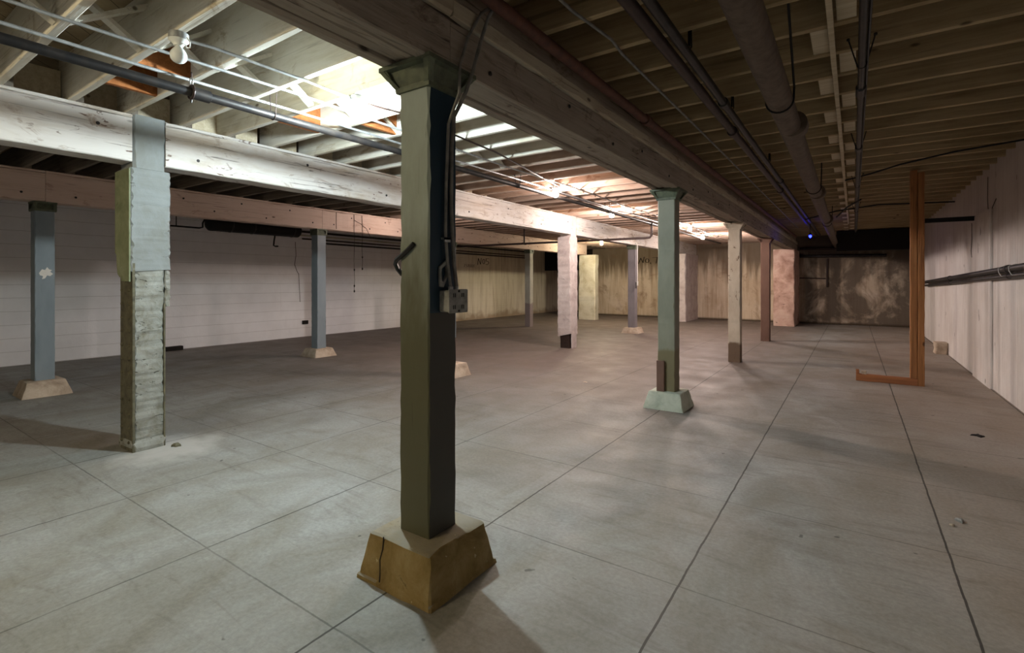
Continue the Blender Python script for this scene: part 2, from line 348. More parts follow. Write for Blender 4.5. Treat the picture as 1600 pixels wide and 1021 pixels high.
# ------------------------------------------------------------------ mesh building
class MB:
    def __init__(s): s.v = []; s.f = []
    def add(s, vs, fs):
        o = len(s.v); s.v += [tuple(p) for p in vs]; s.f += [tuple(i + o for i in f) for f in fs]; return s
    def box(s, x0, x1, y0, y1, z0, z1, mat=None):
        vs = [Vector((x, y, z)) for z in (z0, z1) for y in (y0, y1) for x in (x0, x1)]
        if mat: vs = [mat @ p for p in vs]
        return s.add(vs, [(0, 2, 3, 1), (4, 5, 7, 6), (0, 1, 5, 4), (1, 3, 7, 5), (3, 2, 6, 7), (2, 0, 4, 6)])
    def rings(s, rings, cap=True):
        n = len(rings[0]); o = len(s.v)
        for r in rings: s.v += [tuple(p) for p in r]
        for k in range(len(rings) - 1):
            for i in range(n):
                a = o + k * n + i; b = o + k * n + (i + 1) % n
                s.f.append((a, b, b + n, a + n))
        if cap:
            s.f.append(tuple(o + i for i in reversed(range(n))))
            s.f.append(tuple(o + (len(rings) - 1) * n + i for i in range(n)))
        return s
    def timber(s, x0, x1, y0, y1, z0, z1, axis, ch=0.006, jit=0.0, seg=1, seed=1, nick=0.0):
        """squared timber with chamfered, worn arrises; AXIS 0/1/2 is its length"""
        rr = random.Random(seed)
        lo = [x0, y0, z0]; hi = [x1, y1, z1]
        a, b = [(1, 2), (2, 0), (0, 1)][axis]
        rings = []
        for k in range(seg + 1):
            t = lo[axis] + (hi[axis] - lo[axis]) * k / seg
            j = lambda: rr.uniform(-jit, jit)
            la, ha, lb, hb = lo[a] + j(), hi[a] + j(), lo[b] + j(), hi[b] + j()
            c = [max(0.001, ch + rr.uniform(-ch * .4, ch * .6) + (nick if rr.random() < .16 and jit else 0)) for _ in range(4)]
            prof = [(la + c[0], lb), (ha - c[1], lb), (ha, lb + c[1]), (ha, hb - c[2]), (ha - c[2], hb), (la + c[3], hb), (la, hb - c[3]), (la, lb + c[0])]
            ring = []
            for pa, pb in prof:
                p = [0, 0, 0]; p[axis] = t; p[a] = pa; p[b] = pb; ring.append(p)
            rings.append(ring)
        return s.rings(rings)
    def tube(s, pts, r, n=10, cap=True, radii=None):
        pts = [Vector(p) for p in pts]; rings = []; up = None
        for i, p in enumerate(pts):
            d = (pts[min(i + 1, len(pts) - 1)] - pts[max(i - 1, 0)]).normalized()
            if up is None:
                up = Vector((0, 0, 1)) if abs(d.z) < .9 else Vector((1, 0, 0))
            side = d.cross(up).normalized(); up = side.cross(d).normalized()
            rad = radii[i] if radii else r
            rings.append([p + (side * math.cos(2 * PI * k / n) + up * math.sin(2 * PI * k / n)) * rad for k in range(n)])
        return s.rings(rings, cap)
    def lathe(s, prof, c=(0, 0, 0), n=20, axis='z'):
        rings = []
        for r, z in prof:
            ring = []
            for k in range(n):
                a = 2 * PI * k / n; p = (r * math.cos(a), r * math.sin(a), z)
                if axis == 'x': p = (z, p[0], p[1])
                if axis == 'y': p = (p[1], z, p[0])
                ring.append((c[0] + p[0], c[1] + p[1], c[2] + p[2]))
            rings.append(ring)
        return s.rings(rings)
    def rough(s, amp, freq, seed=0.0):
        for i, p in enumerate(s.v):
            q = Vector(p); w = mnoise.noise_vector(q * freq + Vector((seed, seed * 2, 0)))
            s.v[i] = tuple(q + w * amp)
        return s
    def build(s, name, mat, parent=None, loc=None, smooth=False, org=None):
        org = Vector(org) if org else Vector((0, 0, 0))
        me = bpy.data.meshes.new(name)
        me.from_pydata([Vector(p) - org for p in s.v], [], s.f)
        bm = bmesh.new(); bm.from_mesh(me)
        bmesh.ops.recalc_face_normals(bm, faces=bm.faces); bm.to_mesh(me); bm.free()
        if smooth:
            for p in me.polygons: p.use_smooth = True
            me.set_sharp_from_angle(angle=math.radians(40))
        me.materials.append(mat)
        o = bpy.data.objects.new(name, me); COL.objects.link(o)
        if parent is not None: o.parent = parent
        if org.length: o.location = org
        if loc: o.location = loc
        return o

def tag(o, label, cat, group=None, kind='thing'):
    o['label'] = label; o['category'] = cat
    if group: o['group'] = group
    if kind: o['kind'] = kind
    return o
def struct(o): o['kind'] = 'structure'; return o
def empty(name, label, cat, group=None, loc=(0, 0, 0)):
    e = bpy.data.objects.new(name, None); COL.objects.link(e); e.location = loc; e.empty_display_size = .1
    return tag(e, label, cat, group)
def copy_tree(o, parent=None):
    c = o.copy(); COL.objects.link(c)
    if parent is not None: c.parent = parent
    for ch in list(o.children): copy_tree(ch, c)
    return c
def grid_slab(lo, hi, n, amp, freq, seed):
    """box with its six faces divided and roughened"""
    bm = bmesh.new()
    bmesh.ops.create_cube(bm, size=1.0)
    bmesh.ops.subdivide_edges(bm, edges=bm.edges[:], cuts=n, use_grid_fill=True)
    m = MB(); idx = {}
    for v in bm.verts:
        idx[v.index] = len(m.v)
        m.v.append(tuple(lo[i] + (v.co[i] + .5) * (hi[i] - lo[i]) for i in range(3)))
    bm.verts.index_update()
    for f in bm.faces: m.f.append(tuple(v.index for v in f.verts))
    bm.free()
    return m.rough(amp, freq, seed)

WX, EX, SY, NY = -12.3, 1.6, -4.2, 20.7       # walls
HR, HL, TOP = 3.10, 2.96, 3.24                # joist undersides (east aisle, other aisles), deck
ROW = (-1.83, -5.32, -8.9)                    # the three post rows
PY = (1.9, 6.0, 10.07, 14.0)                  # posts along a row

# ------------------------------------------------------------------ the setting
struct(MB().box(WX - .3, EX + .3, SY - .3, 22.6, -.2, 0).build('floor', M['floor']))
struct(MB().box(WX - .3, EX + .3, SY - .3, 22.6, TOP + .1, TOP + .16).build('ceiling', M['deck']))
struct(MB().box(WX - .3, WX, SY, 19.75, 0, TOP + .1).box(WX - .3, WX - .001, 19.75, 22.6, 0, TOP + .1).build('wall_left', M['west']))
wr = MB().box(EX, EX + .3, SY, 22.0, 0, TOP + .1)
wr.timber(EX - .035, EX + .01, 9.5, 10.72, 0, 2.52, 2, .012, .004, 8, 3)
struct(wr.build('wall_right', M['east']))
struct(MB().box(-9.6, EX, NY, NY + .3, 0, TOP + .1).build('wall_back', M['north']))
struct(MB().box(WX, -9.5, 22.1, 22.4, 0, TOP + .1).build('wall_recess', M['north']))
struct(MB().box(-9.75, -9.6, NY, 22.1, 0, TOP + .1).build('wall_recess_side', M['north']))
struct(MB().box(WX - .3, EX + .3, SY - .3, SY, 0, TOP + .1).build('wall_front', M['west']))
tag(MB().box(WX + .01, -9.76, NY + .05, NY + .3, 2.02, 2.95).build('lintel_panel', M['dull_black']), 'dark panel over the recess at the far corner behind the posts', 'panel')

def pilaster(x0, x1, y0, mat, label, seed, top=2.58, y1=NY - .016):
    m = MB().timber(x0, x1, y0, y1, 0, top, 2, .02, .012, 14, seed, .02)
    tag(m.build('concrete_pilaster', mat), label, 'pilaster', 'concrete pilasters on the far wall')
pilaster(-2.24, -1.62, 18.9, M['pil_pink'], 'pinkish stained concrete pilaster at the far end, ending the thick brown beam', 5)
pilaster(-5.75, -5.14, 18.9, M['casing_lilac'], 'pale concrete pilaster mostly hidden behind the sage green post', 6, 2.54)
pilaster(-8.99, -8.29, 17.8, M['pil_cream'], 'cream concrete pier standing before the dark recess in the far corner', 8, 2.54, 18.15)

# ------------------------------------------------------------------ lettering painted on the walls
def strokes(lines, w, place):
    m = MB()
    for ln in lines:
        for (u0, v0), (u1, v1) in zip(ln, ln[1:]):
            d = Vector((u1 - u0, v1 - v0)); L = d.length or 1; d /= L; n = Vector((-d.y, d.x)) * w / 2; e = d * w * .4
            q = [(u0 - e.x + n.x, v0 - e.y + n.y), (u1 + e.x + n.x, v1 + e.y + n.y), (u1 + e.x - n.x, v1 + e.y - n.y), (u0 - e.x - n.x, v0 - e.y - n.y)]
            m.add([place(u, v, .002) for u, v in q] + [place(u, v, .006) for u, v in q],
                  [(0, 1, 2, 3), (7, 6, 5, 4), (0, 4, 5, 1), (1, 5, 6, 2), (2, 6, 7, 3), (3, 7, 4, 0)])
    return m
def ring_pts(cx, cy, rx, ry, n=14): return [(cx + rx * math.cos(2 * PI * k / n), cy + ry * math.sin(2 * PI * k / n)) for k in range(n + 1)]
five = [(.95, 1.0), (.72, .98), (.70, .58), (.86, .60), (.94, .42), (.88, .16), (.76, .06), (.68, .14)]
no5 = [[(0, 0), (.06, .95)], [(.06, .95), (.24, .08)], [(.24, .08), (.30, 1.0)], ring_pts(.50, .52, .085, .36), five]
wl = bpy.data.objects['wall_left']; wb = bpy.data.objects['wall_back']
strokes(no5, .045, lambda u, v, h: (WX + h, 15.55 + u * .78 , 2.16 + v * .27)).build('painted_lettering', M['mark'], wl)
small = [[(0, .9), (.06, 1), (.1, .8), (0, .1), (.12, .08)], [(.2, .95), (.3, .9), (.22, .55), (.32, .3), (.2, .05)], [(.38, 0), (.46, 1), (.54, 0)], [(.64, 0), (.64, 1)],
         ring_pts(.8, .5, .07, .42), [(.98, 0), (.98, 1)]]
strokes(small, .03, lambda u, v, h: (WX + h, 14.72 + u * .62, 2.05 + v * .12)).build('painted_lettering', M['mark'], wl)
no7 = [[(0, 0), (.12, .85)], [(.12, .85), (.24, .12)], [(.24, .12), (.30, 1.0)], ring_pts(.46, .42, .09, .30), [(.63, .12), (.65, -.06)], [(.74, .86), (.99, .9), (.93, .0)]]
strokes(no7, .05, lambda u, v, h: (-7.60 + u * .82, NY - h, 2.26 + v * .28)).build('painted_lettering', M['mark'], wb)
# hairline cracks down the whitewashed wall
crk = [[(0, 2.55), (.02, 2.2), (-.02, 1.95), (.06, 1.75), (.10, 1.7), (.12, 1.3), (.14, .95)]]
strokes(crk, .012, lambda u, v, h: (WX + h, 7.72 + u, v)).build('wall_crack', M['mark'], wl)
crk = [[(.0, 2.62), (-.25, 2.52), (-.5, 2.47), (-.9, 2.40), (-1.25, 2.38)], [(-.5, 3.0), (-.52, 2.7), (-.47, 2.5), (-.55, 2.3), (-.5, 2.05)], [(-1.7, 2.45), (-1.68, 2.2), (-1.75, 2.0), (-1.7, 1.9)]]
strokes(crk, .014, lambda u, v, h: (EX - h, 9.3 - u, v)).build('wall_crack', M['mark'], bpy.data.objects['wall_right'])

# ------------------------------------------------------------------ posts, caps, plinths
def timber_post(row, y, w, mat, label, ztop, seed, zbot=0.0, cap=.075, nick=.006, capmat=None):
    x = ROW[row]; e = empty('timber_post', label, 'post', 'posts of the basement', (x, y, zbot))
    h = w / 2
    m = MB().timber(-h, h, -h, h, 0, ztop - zbot - (.12 if cap else .001), 2, .006, .0012, 34, seed, nick)
    m.build('post', mat, e)
    if cap:
        c = MB(); z0 = ztop - zbot - .125; z1 = ztop - zbot; a = h + .014; b = h + cap
        ring = lambda r, z: [(-r, -r, z), (r, -r, z), (r, r, z), (-r, r, z)]
        c.rings([ring(a, z0), ring(a + .003, z0 + .026), ring(a - .006, z0 + .028), ring(b - .035, z1 - .024), ring(b, z1 - .022), ring(b, z1)], True)
        cb = c.build('cap_bracket', capmat or M['cap'], e)
        for k in range(4):
            rot = Matrix.Rotation(k * PI / 2, 4, 'Z')
            for sx in (-1, 1):
                x0, x1 = sx * (a - .002), sx * (a - .03)
                prof = [(-a + .01, z0 + .02), (-a - .003, z0 + .02), (-b + .002, z1 - .022), (-b + .05, z1 - .02)]
                q = [rot @ Vector((x0 + (sx * (b - a - .004) if i in (2, 3) else 0), yy, zz)) for i, (yy, zz) in enumerate(prof)]
                q += [rot @ Vector((x1 + (sx * (b - a - .004) if i in (2, 3) else 0), yy, zz)) for i, (yy, zz) in enumerate(prof)]
                MB().add(q, [(0, 1, 2, 3), (7, 6, 5, 4), (0, 4, 5, 1), (1, 5, 6, 2), (2, 6, 7, 3), (3, 7, 4, 0)]).build('rib', capmat or M['cap'], cb)
    return e

def plinth(x, y, wb, wt, h, mat, label, seed, lip=False):
    m = MB(); rr = random.Random(seed); rings = []
    n = 6
    def ring(r, z, c=.02):
        pts = []
        for k in range(4):
            a = [(-1, -1), (1, -1), (1, 1), (-1, 1)][k]; b = [(-1, -1), (1, -1), (1, 1), (-1, 1)][(k + 1) % 4]
            for i in range(n):
                t = c + (1 - 2 * c) * i / (n - 1)
                pts.append(((a[0] + (b[0] - a[0]) * t) * r + rr.uniform(-.003, .003), (a[1] + (b[1] - a[1]) * t) * r + rr.uniform(-.003, .003), z + rr.uniform(-.002, .002)))
        return pts
    rings.append(ring(wb / 2, 0)); 
    for k in range(1, 6):
        t = k / 5; rings.append(ring(wb / 2 + (wt - wb) / 2 * t, h * (.04 + .92 * t)))
    rings.append(ring(wt / 2 - .012, h))
    if lip: rings[0] = ring(wb / 2 + .008, 0); rings.insert(1, ring(wb / 2 + .005, .016)); rings.insert(2, ring(wb / 2 - .004, .024))
    m.rings(rings)
    return tag(m.build('concrete_plinth', mat, None, (x, y, 0), True), label, 'plinth', 'concrete plinths under the posts')

p1 = plinth(ROW[0], 1.9, .50, .42, .225, M['plinth'], 'cracked brown concrete plinth under the big olive green post', 1, True)
strokes([[(0, .225), (.004, .17), (-.006, .12), (.006, .07), (.012, .0)]], .006, lambda u, v, h: (-.10 + u, -.21 - (.225 - v) / .225 * .04 - h * .6, v)).build('crack', M['mark'], p1)
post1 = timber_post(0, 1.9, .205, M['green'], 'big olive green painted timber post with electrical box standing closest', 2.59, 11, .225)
plinth(ROW[0], 6.0, .47, .37, .2, M['plinth_green'], 'pale green concrete plinth with a dark board leaning on its post', 2)
timber_post(0, 6.0, .2, M['green2'], 'sage green timber post second along the thick brown beam', 2.59, 12, .2)
timber_post(0, PY[2], .205, M['whitepost'], 'worn whitish timber post third along the thick brown beam', 2.59, 13, 0, capmat=M['whitepost'])
timber_post(0, PY[3], .2, M['brownpost'], 'slim brown timber post last before the pink pilaster', 2.59, 14, 0, capmat=M['brownpost'])
plinth(ROW[1], 6.0, .5, .4, .2, M['plinth_pale'], 'pale plinth just showing past the edge of the big olive green post', 3)
timber_post(1, 5.92, .18, M['blue'], 'blue grey post hidden behind the big olive green post', 2.55, 15, .2, cap=.02)
plinth(ROW[1], PY[3], .5, .4, .16, M['plinth_pale'], 'small pale plinth under the violet grey post with a pull switch', 4)
timber_post(1, PY[3], .21, M['lilac'], 'violet grey timber post with white conduit and pull switch beside it', 2.55, 16, .16, cap=.03)
plinth(ROW[2], 1.95, .5, .38, .2, M['plinth_pale'], 'beige concrete plinth under the blue grey post with a white scar', 5)
timber_post(2, 1.95, .2, M['blue'], 'blue grey post with a torn white paper scar near the white wall', 2.55, 17, .2, cap=.02)
scar = MB(); q = [(-.06, -.02), (-.03, .03), (0, .02), (.02, .06), (.04, .03), (.07, .02), (.05, 0), (.08, -.03), (.05, -.06), (.02, -.05), (0, -.09), (-.03, -.1), (-.02, -.06), (-.05, -.05)]
scar.add([(.1025, u, 1.63 - .2 + v) for u, v in q] + [(.1035, u, 1.63 - .2 + v) for u, v in q], [tuple(range(14)), tuple(range(27, 13, -1))] + [(i, (i + 1) % 14, 14 + (i + 1) % 14, 14 + i) for i in range(14)])
scar.build('paper_scrap', M['white_line'], [o for o in COL.objects if o.name.startswith('timber_post') and 'torn' in o.get('label', '')][0])
plinth(ROW[2], 6.1, .5, .38, .16, M['plinth_pale'], 'beige concrete plinth under the dark blue post beside the hanging wires', 6)
timber_post(2, 6.1, .2, M['blue'], 'dark blue post with a pale side under the pinkish beam', 2.55, 18, .16, cap=.02)
timber_post(2, 10.1, .2, M['blue'], 'blue grey post in the wall-side row hidden behind the big olive post', 2.55, 19, 0, cap=.02)
timber_post(2, PY[3], .2, M['grey_green'], 'grey green post before the dark recess in the far corner', 2.55, 20, 0, cap=.02)

# concrete-encased steel column, casing broken away low down
e = empty('encased_column', 'white concrete column with broken casing and riveted steel showing', 'column', 'posts of the basement', (-5.37, 1.86, 0))
o = Vector((-5.37, 1.86, 0))
def cbuild(m, name, mat, smooth=False): return m.build(name, mat, e, None, smooth, None) if False else _cb(m, name, mat, e, o, smooth)
def _cb(m, name, mat, par, org, smooth):
    m.v = [tuple(Vector(p) - org) for p in m.v]
    return m.build(name, mat, par, None, smooth)
core = MB().timber(-5.50, -5.204, 1.735, 1.968, 0, 1.72, 2, .010, .004, 60, 21, .012)
_cb(core.rough(.007, 16, 3), 'concrete_core', M['casing'], e, o, False)
up = MB().timber(-5.515, -5.197, 1.708, 2.018, 1.585, 2.50, 2, .010, .0022, 40, 22, .014)
up.rough(.003, 12, 5)
for i, p in enumerate(up.v):            # ragged lower edge
    if p[2] < 1.6: up.v[i] = (p[0], p[1], p[2] + .10 * mnoise.noise(Vector((p[0] * 11, p[1] * 11, 2))))
_cb(up, 'concrete_casing', M['casing_smooth'], e, o, False)
_cb(MB().timber(-5.40, -5.197, 1.972, 2.016, 1.27, 1.60, 2, .010, .006, 12, 29, .012), 'casing_remnant', M['casing'], e, o, False)
face = MB(); N = 12; z_low = [1.60 + .02 * mnoise.noise(Vector((i * .9, 0, 4))) - .10 * min(i, 7) / 7 + (.16 if i < 2 else 0) for i in range(N + 1)]
fx = [-5.53 + .325 * i / N for i in range(N + 1)]
fv = [(x, y, z) for y in (1.700, 1.711) for x, z in zip(fx, z_low)] + [(x, y, 2.49) for y in (1.700, 1.711) for x in fx]
n1 = N + 1; ff = []
for i in range(N):
    ff += [(i, i + 1, 2 * n1 + i + 1, 2 * n1 + i), (n1 + i, 3 * n1 + i, 3 * n1 + i + 1, n1 + i + 1), (i, n1 + i, n1 + i + 1, i + 1), (2 * n1 + i, 2 * n1 + i + 1, 3 * n1 + i + 1, 3 * n1 + i)]
ff += [(0, 2 * n1, 3 * n1, n1), (N, n1 + N, 3 * n1 + N, 2 * n1 + N)]
_cb(face.add(fv, ff), 'painted_face', M['casing_green'], e, o, False)
_cb(MB().timber(-5.49, -5.2, 1.728, 1.974, 2.5, 2.97, 2, .012, .004, 8, 23, .01), 'column_head', M['casing_smooth'], e, o, False)
for nm, y0, y1 in (('steel_flange', 1.722, 1.742), ('steel_flange', 1.962, 1.976)):
    _cb(MB().timber(-5.47, -5.195, y0, y1, 0, 1.66 if y0 < 1.8 else 1.30, 2, .002, .001, 12, 25), nm, M['rivet'], e, o, False)
rv = 0
for k in range(13):
    z = .08 + k * .122
    for x in (-5.42, -5.26):
        _cb(MB().lathe([(.001, 1.706), (.010, 1.708), (.014, 1.714), (.015, 1.724)], (x, 0, z), 8, 'y'), 'rivet', M['rivet'], e, o, True)
_cb(MB().timber(-5.53, -5.19, 1.72, 1.985, 0, .10, 2, .02, .008, 3, 27).rough(.008, 14, 4), 'mortar_foot', M['casing'], e, o, False)

e = empty('encased_column', 'lilac white concrete column with broken foot behind the big olive post', 'column', 'posts of the basement', (-5.36, 10.06, 0))
o = Vector((-5.36, 10.06, 0))
m = MB().timber(-5.53, -5.195, 9.89, 10.24, .28, 2.50, 2, .014, .003, 40, 31, .014)
for i, p in enumerate(m.v):
    if p[2] < .3: m.v[i] = (p[0], p[1], p[2] + .22 * mnoise.noise(Vector((p[0] * 7, p[1] * 7, 1))))
_cb(m, 'concrete_casing', M['casing_lilac'], e, o, False)
_cb(MB().timber(-5.49, -5.2, 9.95, 10.2, 2.5, 2.97, 2, .012, .004, 6, 32, .01), 'column_head', M['casing_lilac'], e, o, False)
_cb(MB().timber(-5.48, -5.24, 9.93, 10.2, 0, .5, 2, .008, .004, 6, 33, .01), 'steel_core', M['iron_brown'], e, o, False)
_cb(MB().timber(-5.22, -5.2, 9.96, 10.2, 0, .5, 2, .004, .004, 6, 34, .01), 'concrete_core', M['casing_lilac'], e, o, False)

# ------------------------------------------------------------------ beams
def bolts(parent, xf, ys, mat, r=.016):
    for y, z in ys:
        MB().lathe([(r, 0), (r, .004), (r * .6, .008), (.001, .008)], (xf, y, z), 8, 'x').build('bolt', mat, parent)
ends = [SY, 1.9, 6.0, 10.07, 14.0, 18.95]
lab1 = ['length of thick brown beam overhead, ending above the big olive post', 'thick brown beam from the big olive post to the sage green post',
        'thick brown beam from the sage green post to the whitish post', 'thick brown beam from the whitish post to the slim brown post', 'last length of thick brown beam, onto the pink pilaster']
for k in range(5):
    y0, y1 = ends[k] + .002, (ends[k + 1] - .002 if k < 4 else NY - .012)  # last length stretched to the wall to stop bulb light past its end
    b = empty('timber_beam', lab1[k], 'beam', 'thick brown beam lengths', (ROW[0], (y0 + y1) / 2, 2.59))
    org = Vector(b.location); x = ROW[0]
    ws = (.072, .085, .078, .075); xx = x - .155
    for i, wdt in enumerate(ws):       # laminated from four planks
        dz = (0, .018, .005, -.008)[i]
        _cb(MB().timber(xx + .0035, xx + wdt - .0035, y0, y1, 2.59 + dz, 2.83, 1, .005, .002, 24, 40 + k * 7 + i, .012), 'plank', M['beam_brown'], b, org, False); xx += wdt
    for s in (-1, 1):
        xa = x + s * .155; xb = x + s * .172
        _cb(MB().timber(min(xa, xb) - (.03 if s > 0 else 0), max(xa, xb) + (.03 if s < 0 else 0), y0, y1, 2.835, 2.925, 1, .006, .002, 24, 80 + k * 5 + s, .014), 'ledger_strip', M['ledger'], b, org, False)
    _cb(MB().timber(x - .11, x + .11, y0, y1, 2.835, HR, 1, .005, .001, 8, 120 + k), 'upper_beam', M['beam_brown'], b, org, False)
    _cb(MB().timber(-1.942, -1.923, y0, y1, 2.965, TOP + .098, 1, .002, .001, 4, 130 + k), 'added_light_stop', M['beam_brown'], b, org, False)  # added board, keeps bulb light from spilling over the beam
    rr = random.Random(k)
    if k >= 1:
        for i in range(5):
            y = y0 + .4 + i * .8 + rr.uniform(-.1, .1); z = 2.66 + (i % 2) * .09
            _cb(MB().lathe([(.014, .1555), (.014, .160), (.008, .163), (.001, .163)], (x, y, z), 8, 'x'), 'bolt', M['iron'], b, org, False)

lab2 = ['whitewashed beam running past the unlit bulb, ending at the broken white column', 'long whitewashed beam from the broken white column to behind the olive post',
        'whitewashed beam from behind the olive post to the lilac column', 'whitewashed beam from the lilac column to the violet grey post', 'last whitewashed beam, from the violet grey post to the far wall']
e2 = [SY, 1.725, 6.0, 9.945, 14.0, 18.95]; s2 = [SY, 1.977, 6.0, 10.205, 14.0]
lab3 = ['dingy beam over the torn-paper post near the white wall', 'pinkish beam with staggered bolts above the black tank', 'pinkish beam hidden mostly by the olive post',
        'pinkish beam with bolts ending over the grey green post', 'short pale beam from the grey green post to the cream pilaster']
e3 = [SY, 1.95, 6.1, 10.1, 14.0, 18.0]
for row, labs, st, en, mat, xh in ((1, lab2, s2, e2[1:], M['beam_white'], .12), (2, lab3, e3[:-1], e3[1:], M['beam_pink'], .12)):
    for k in range(5):
        y0, y1 = st[k] + .002, en[k] - .002
        if k == 4: y1 = NY - .012 if row == 1 else 18.1  # whitewashed row also stretched to the wall as a light stop
        x = ROW[row]
        b = empty('timber_beam', labs[k], 'beam', ('whitewashed beam lengths', 'pinkish beam lengths')[row - 1], (x, (y0 + y1) / 2, 2.55)); org = Vector(b.location)
        bm_ = _cb(MB().timber(x - xh, x + xh, y0, y1, 2.55, 2.93, 1, .007, .003, 26, 200 + row * 20 + k, .015), 'beam_timber', mat, b, org, False)
        _cb(MB().timber(x - xh - .004, x + xh + .004, y0, y1, 2.932, HL, 1, .004, .002, 20, 260 + row * 20 + k, .008), 'top_plate', mat, b, org, False)
        rr = random.Random(row * 50 + k)
        n = 9 if row == 2 else 4
        for i in range(n):
            y = y0 + .3 + (y1 - y0 - .5) * i / (n - 1) + rr.uniform(-.05, .05); z = (2.66, 2.83)[i % 2] + rr.uniform(-.02, .02)
            _cb(MB().lathe([(.015, xh - .002), (.015, xh + .003), (.010, xh + .007), (.001, xh + .007)], (x, y, z), 8, 'x'), 'bolt', M['iron'], b, org, False)
# torn rusty splinter on the whitewashed beam
hd = empty('header_beam', 'black header, its shade painted in, across the east aisle near the far wall', 'beam', None, (.5, 19.0, 2.5))
_cb(MB().timber(-.45, EX, 18.9, 19.15, 2.46, HR, 0, .01, .004, 10, 333), 'header', M['dull_black'], hd, Vector((.5, 19.0, 2.5)), False)  # deep ceiling shade painted in as the header's black

# ------------------------------------------------------------------ floor joists (one object each)
ordn = 'first second third fourth fifth sixth seventh eighth ninth tenth eleventh twelfth thirteenth fourteenth fifteenth'.split()
def ordinal(y, marks):
    """which one past the last mark"""
    k = 0
    for i, (my, nm) in enumerate(marks):
        if y >= my: k = i
    return marks[k]
def joists(x0, x1, zb, ys, mat_of, seed, marks, text, group, zt=TOP + .1):
    L = x1 - x0; protos = {}; cnt = {}
    for i, y in enumerate(ys):
        mat = mat_of(i, y); key = mat.name
        if key not in protos:
            m = MB().timber(-L / 2, L / 2, -.024, .024, 0, zt - zb - .001, 0, .003, .0012, 10, seed + len(protos), .004)
            protos[key] = m.build('floor_joist', mat); ob = protos[key]
        else:
            ob = protos[key].copy(); COL.objects.link(ob)
        ob.location = ((x0 + x1) / 2, y, zb)
        my, nm = ordinal(y, marks); c = cnt.get(nm, 0); cnt[nm] = c + 1
        tag(ob, text % (ordn[min(c, 14)], nm), 'joist', group)
Y2 = [-4.0 + .46 * k for k in range(10)] + [.46, .90, 1.315, 1.69, 2.125, 2.53, 3.01, 3.48, 3.95, 4.40] + [4.86 + .457 * k for k in range(35)]
Y1 = [2.78 + .464 * k for k in range(-14, 39)]
mk1 = [(-9, 'before the olive post'), (1.9, 'past the olive post'), (6.0, 'past the sage green post'), (10.0, 'past the whitish post'), (14.0, 'past the slim brown post'), (18.9, 'past the pink pilaster')]
mk2 = [(-9, 'before the unlit bulb'), (1.6, 'past the broken column'), (6.0, 'past the olive post'), (10.0, 'past the lilac column'), (14.0, 'past the violet post'), (18.9, 'past the far pilasters')]
mk3 = [(-9, 'before the torn-paper post'), (1.9, 'past the torn-paper post'), (6.1, 'past the dark blue post'), (10.0, 'past the hidden blue post'), (14.0, 'past the grey green post'), (18.9, 'past the cream pilaster')]
joists(-1.92, EX, HR, [y for y in Y1 if y < NY - .1], lambda i, y: M['joist_brown'], 300, mk1, 'bare brown joist over the east aisle, %s %s', 'joists over the east aisle')
joists(-5.44, -1.945, HL, [y for y in Y2 if y < NY - .1], lambda i, y: M['joist_white'] if y < 5.2 else M['joist_pink'], 310, mk2, 'whitewashed joist over the bulb-lit aisle, %s %s', 'joists over the bulb-lit aisle')
joists(-9.02, -5.20, HL, [y + .052 for y in Y2 if y < NY - .2], lambda i, y: M['joist_dark'] if y < 8 else M['joist_pink'], 320, mk2, 'timber joist beyond the whitewashed beam, %s %s', 'joists beyond the whitewashed beam')
joists(WX, -8.78, HL, [y + .104 for y in Y2 if y < NY - .2], lambda i, y: M['joist_dark'], 330, mk3, 'dark joist by the white wall, %s %s', 'joists by the white wall')

# blocking in the east aisle: alternating pale blocks beside a strip under the joists
pb = None
ye = [y for y in Y1 if 1.0 < y < NY - .6]
for i, y in enumerate(ye):
    side = -1 if i % 2 else 1
    if pb is None: pb = MB().timber(-.05, .05, -.206, .206, .001, .2, 1, .003, .001, 2, 350).build('joist_block', M['block_pale']); ob = pb
    else: ob = pb.copy(); COL.objects.link(ob)
    ob.location = (-.11 + side * .075, y + .232, HR + .012)
    my, nm = ordinal(y, mk1)
    tag(ob, 'pale block between brown joists, number %s %s' % (ordn[sum(1 for q in ye[:i] if ordinal(q, mk1)[1] == nm)], nm), 'block', 'pale blocks between the brown joists')
tag(MB().timber(-.135, -.10, .5, 16.5, HR - .022, HR - .001, 1, .002, .002, 30, 351).build('wood_strip', M['block_pale']), 'thin pale wooden strip nailed under the brown joists along the blocks', 'strip')

# cross bridging in the bulb-lit aisle
pbr = None
for i in range(7, len(Y2) - 2):
    ya, yb = Y2[i] + .024, Y2[i + 1] - .024
    if yb > 19.5: break
    w = yb - ya + .003
    br = empty('cross_bridging', '', 'brace', 'crossed braces between the whitewashed joists', (-3.72, (ya + yb) / 2, HL))
    my, nm = ordinal(Y2[i], mk2)
    br['label'] = 'crossed wooden braces between whitewashed joists, %s pair %s' % (ordn[min(14, sum(1 for q in Y2[7:i] if ordinal(q, mk2)[1] == nm))], nm)
    for s in (-1, 1):
        m = MB(); a = math.atan2(.25, w) * s; L = math.hypot(w, .25)
        mt = Matrix.Translation((s * .04, 0, .145)) @ Matrix.Rotation(a, 4, 'X')
        m.box(-.035, .035, -L / 2, L / 2, -.012, .012, mt).build('brace', M['joist_white'] if Y2[i] < 5 else M['joist_pink'], br)
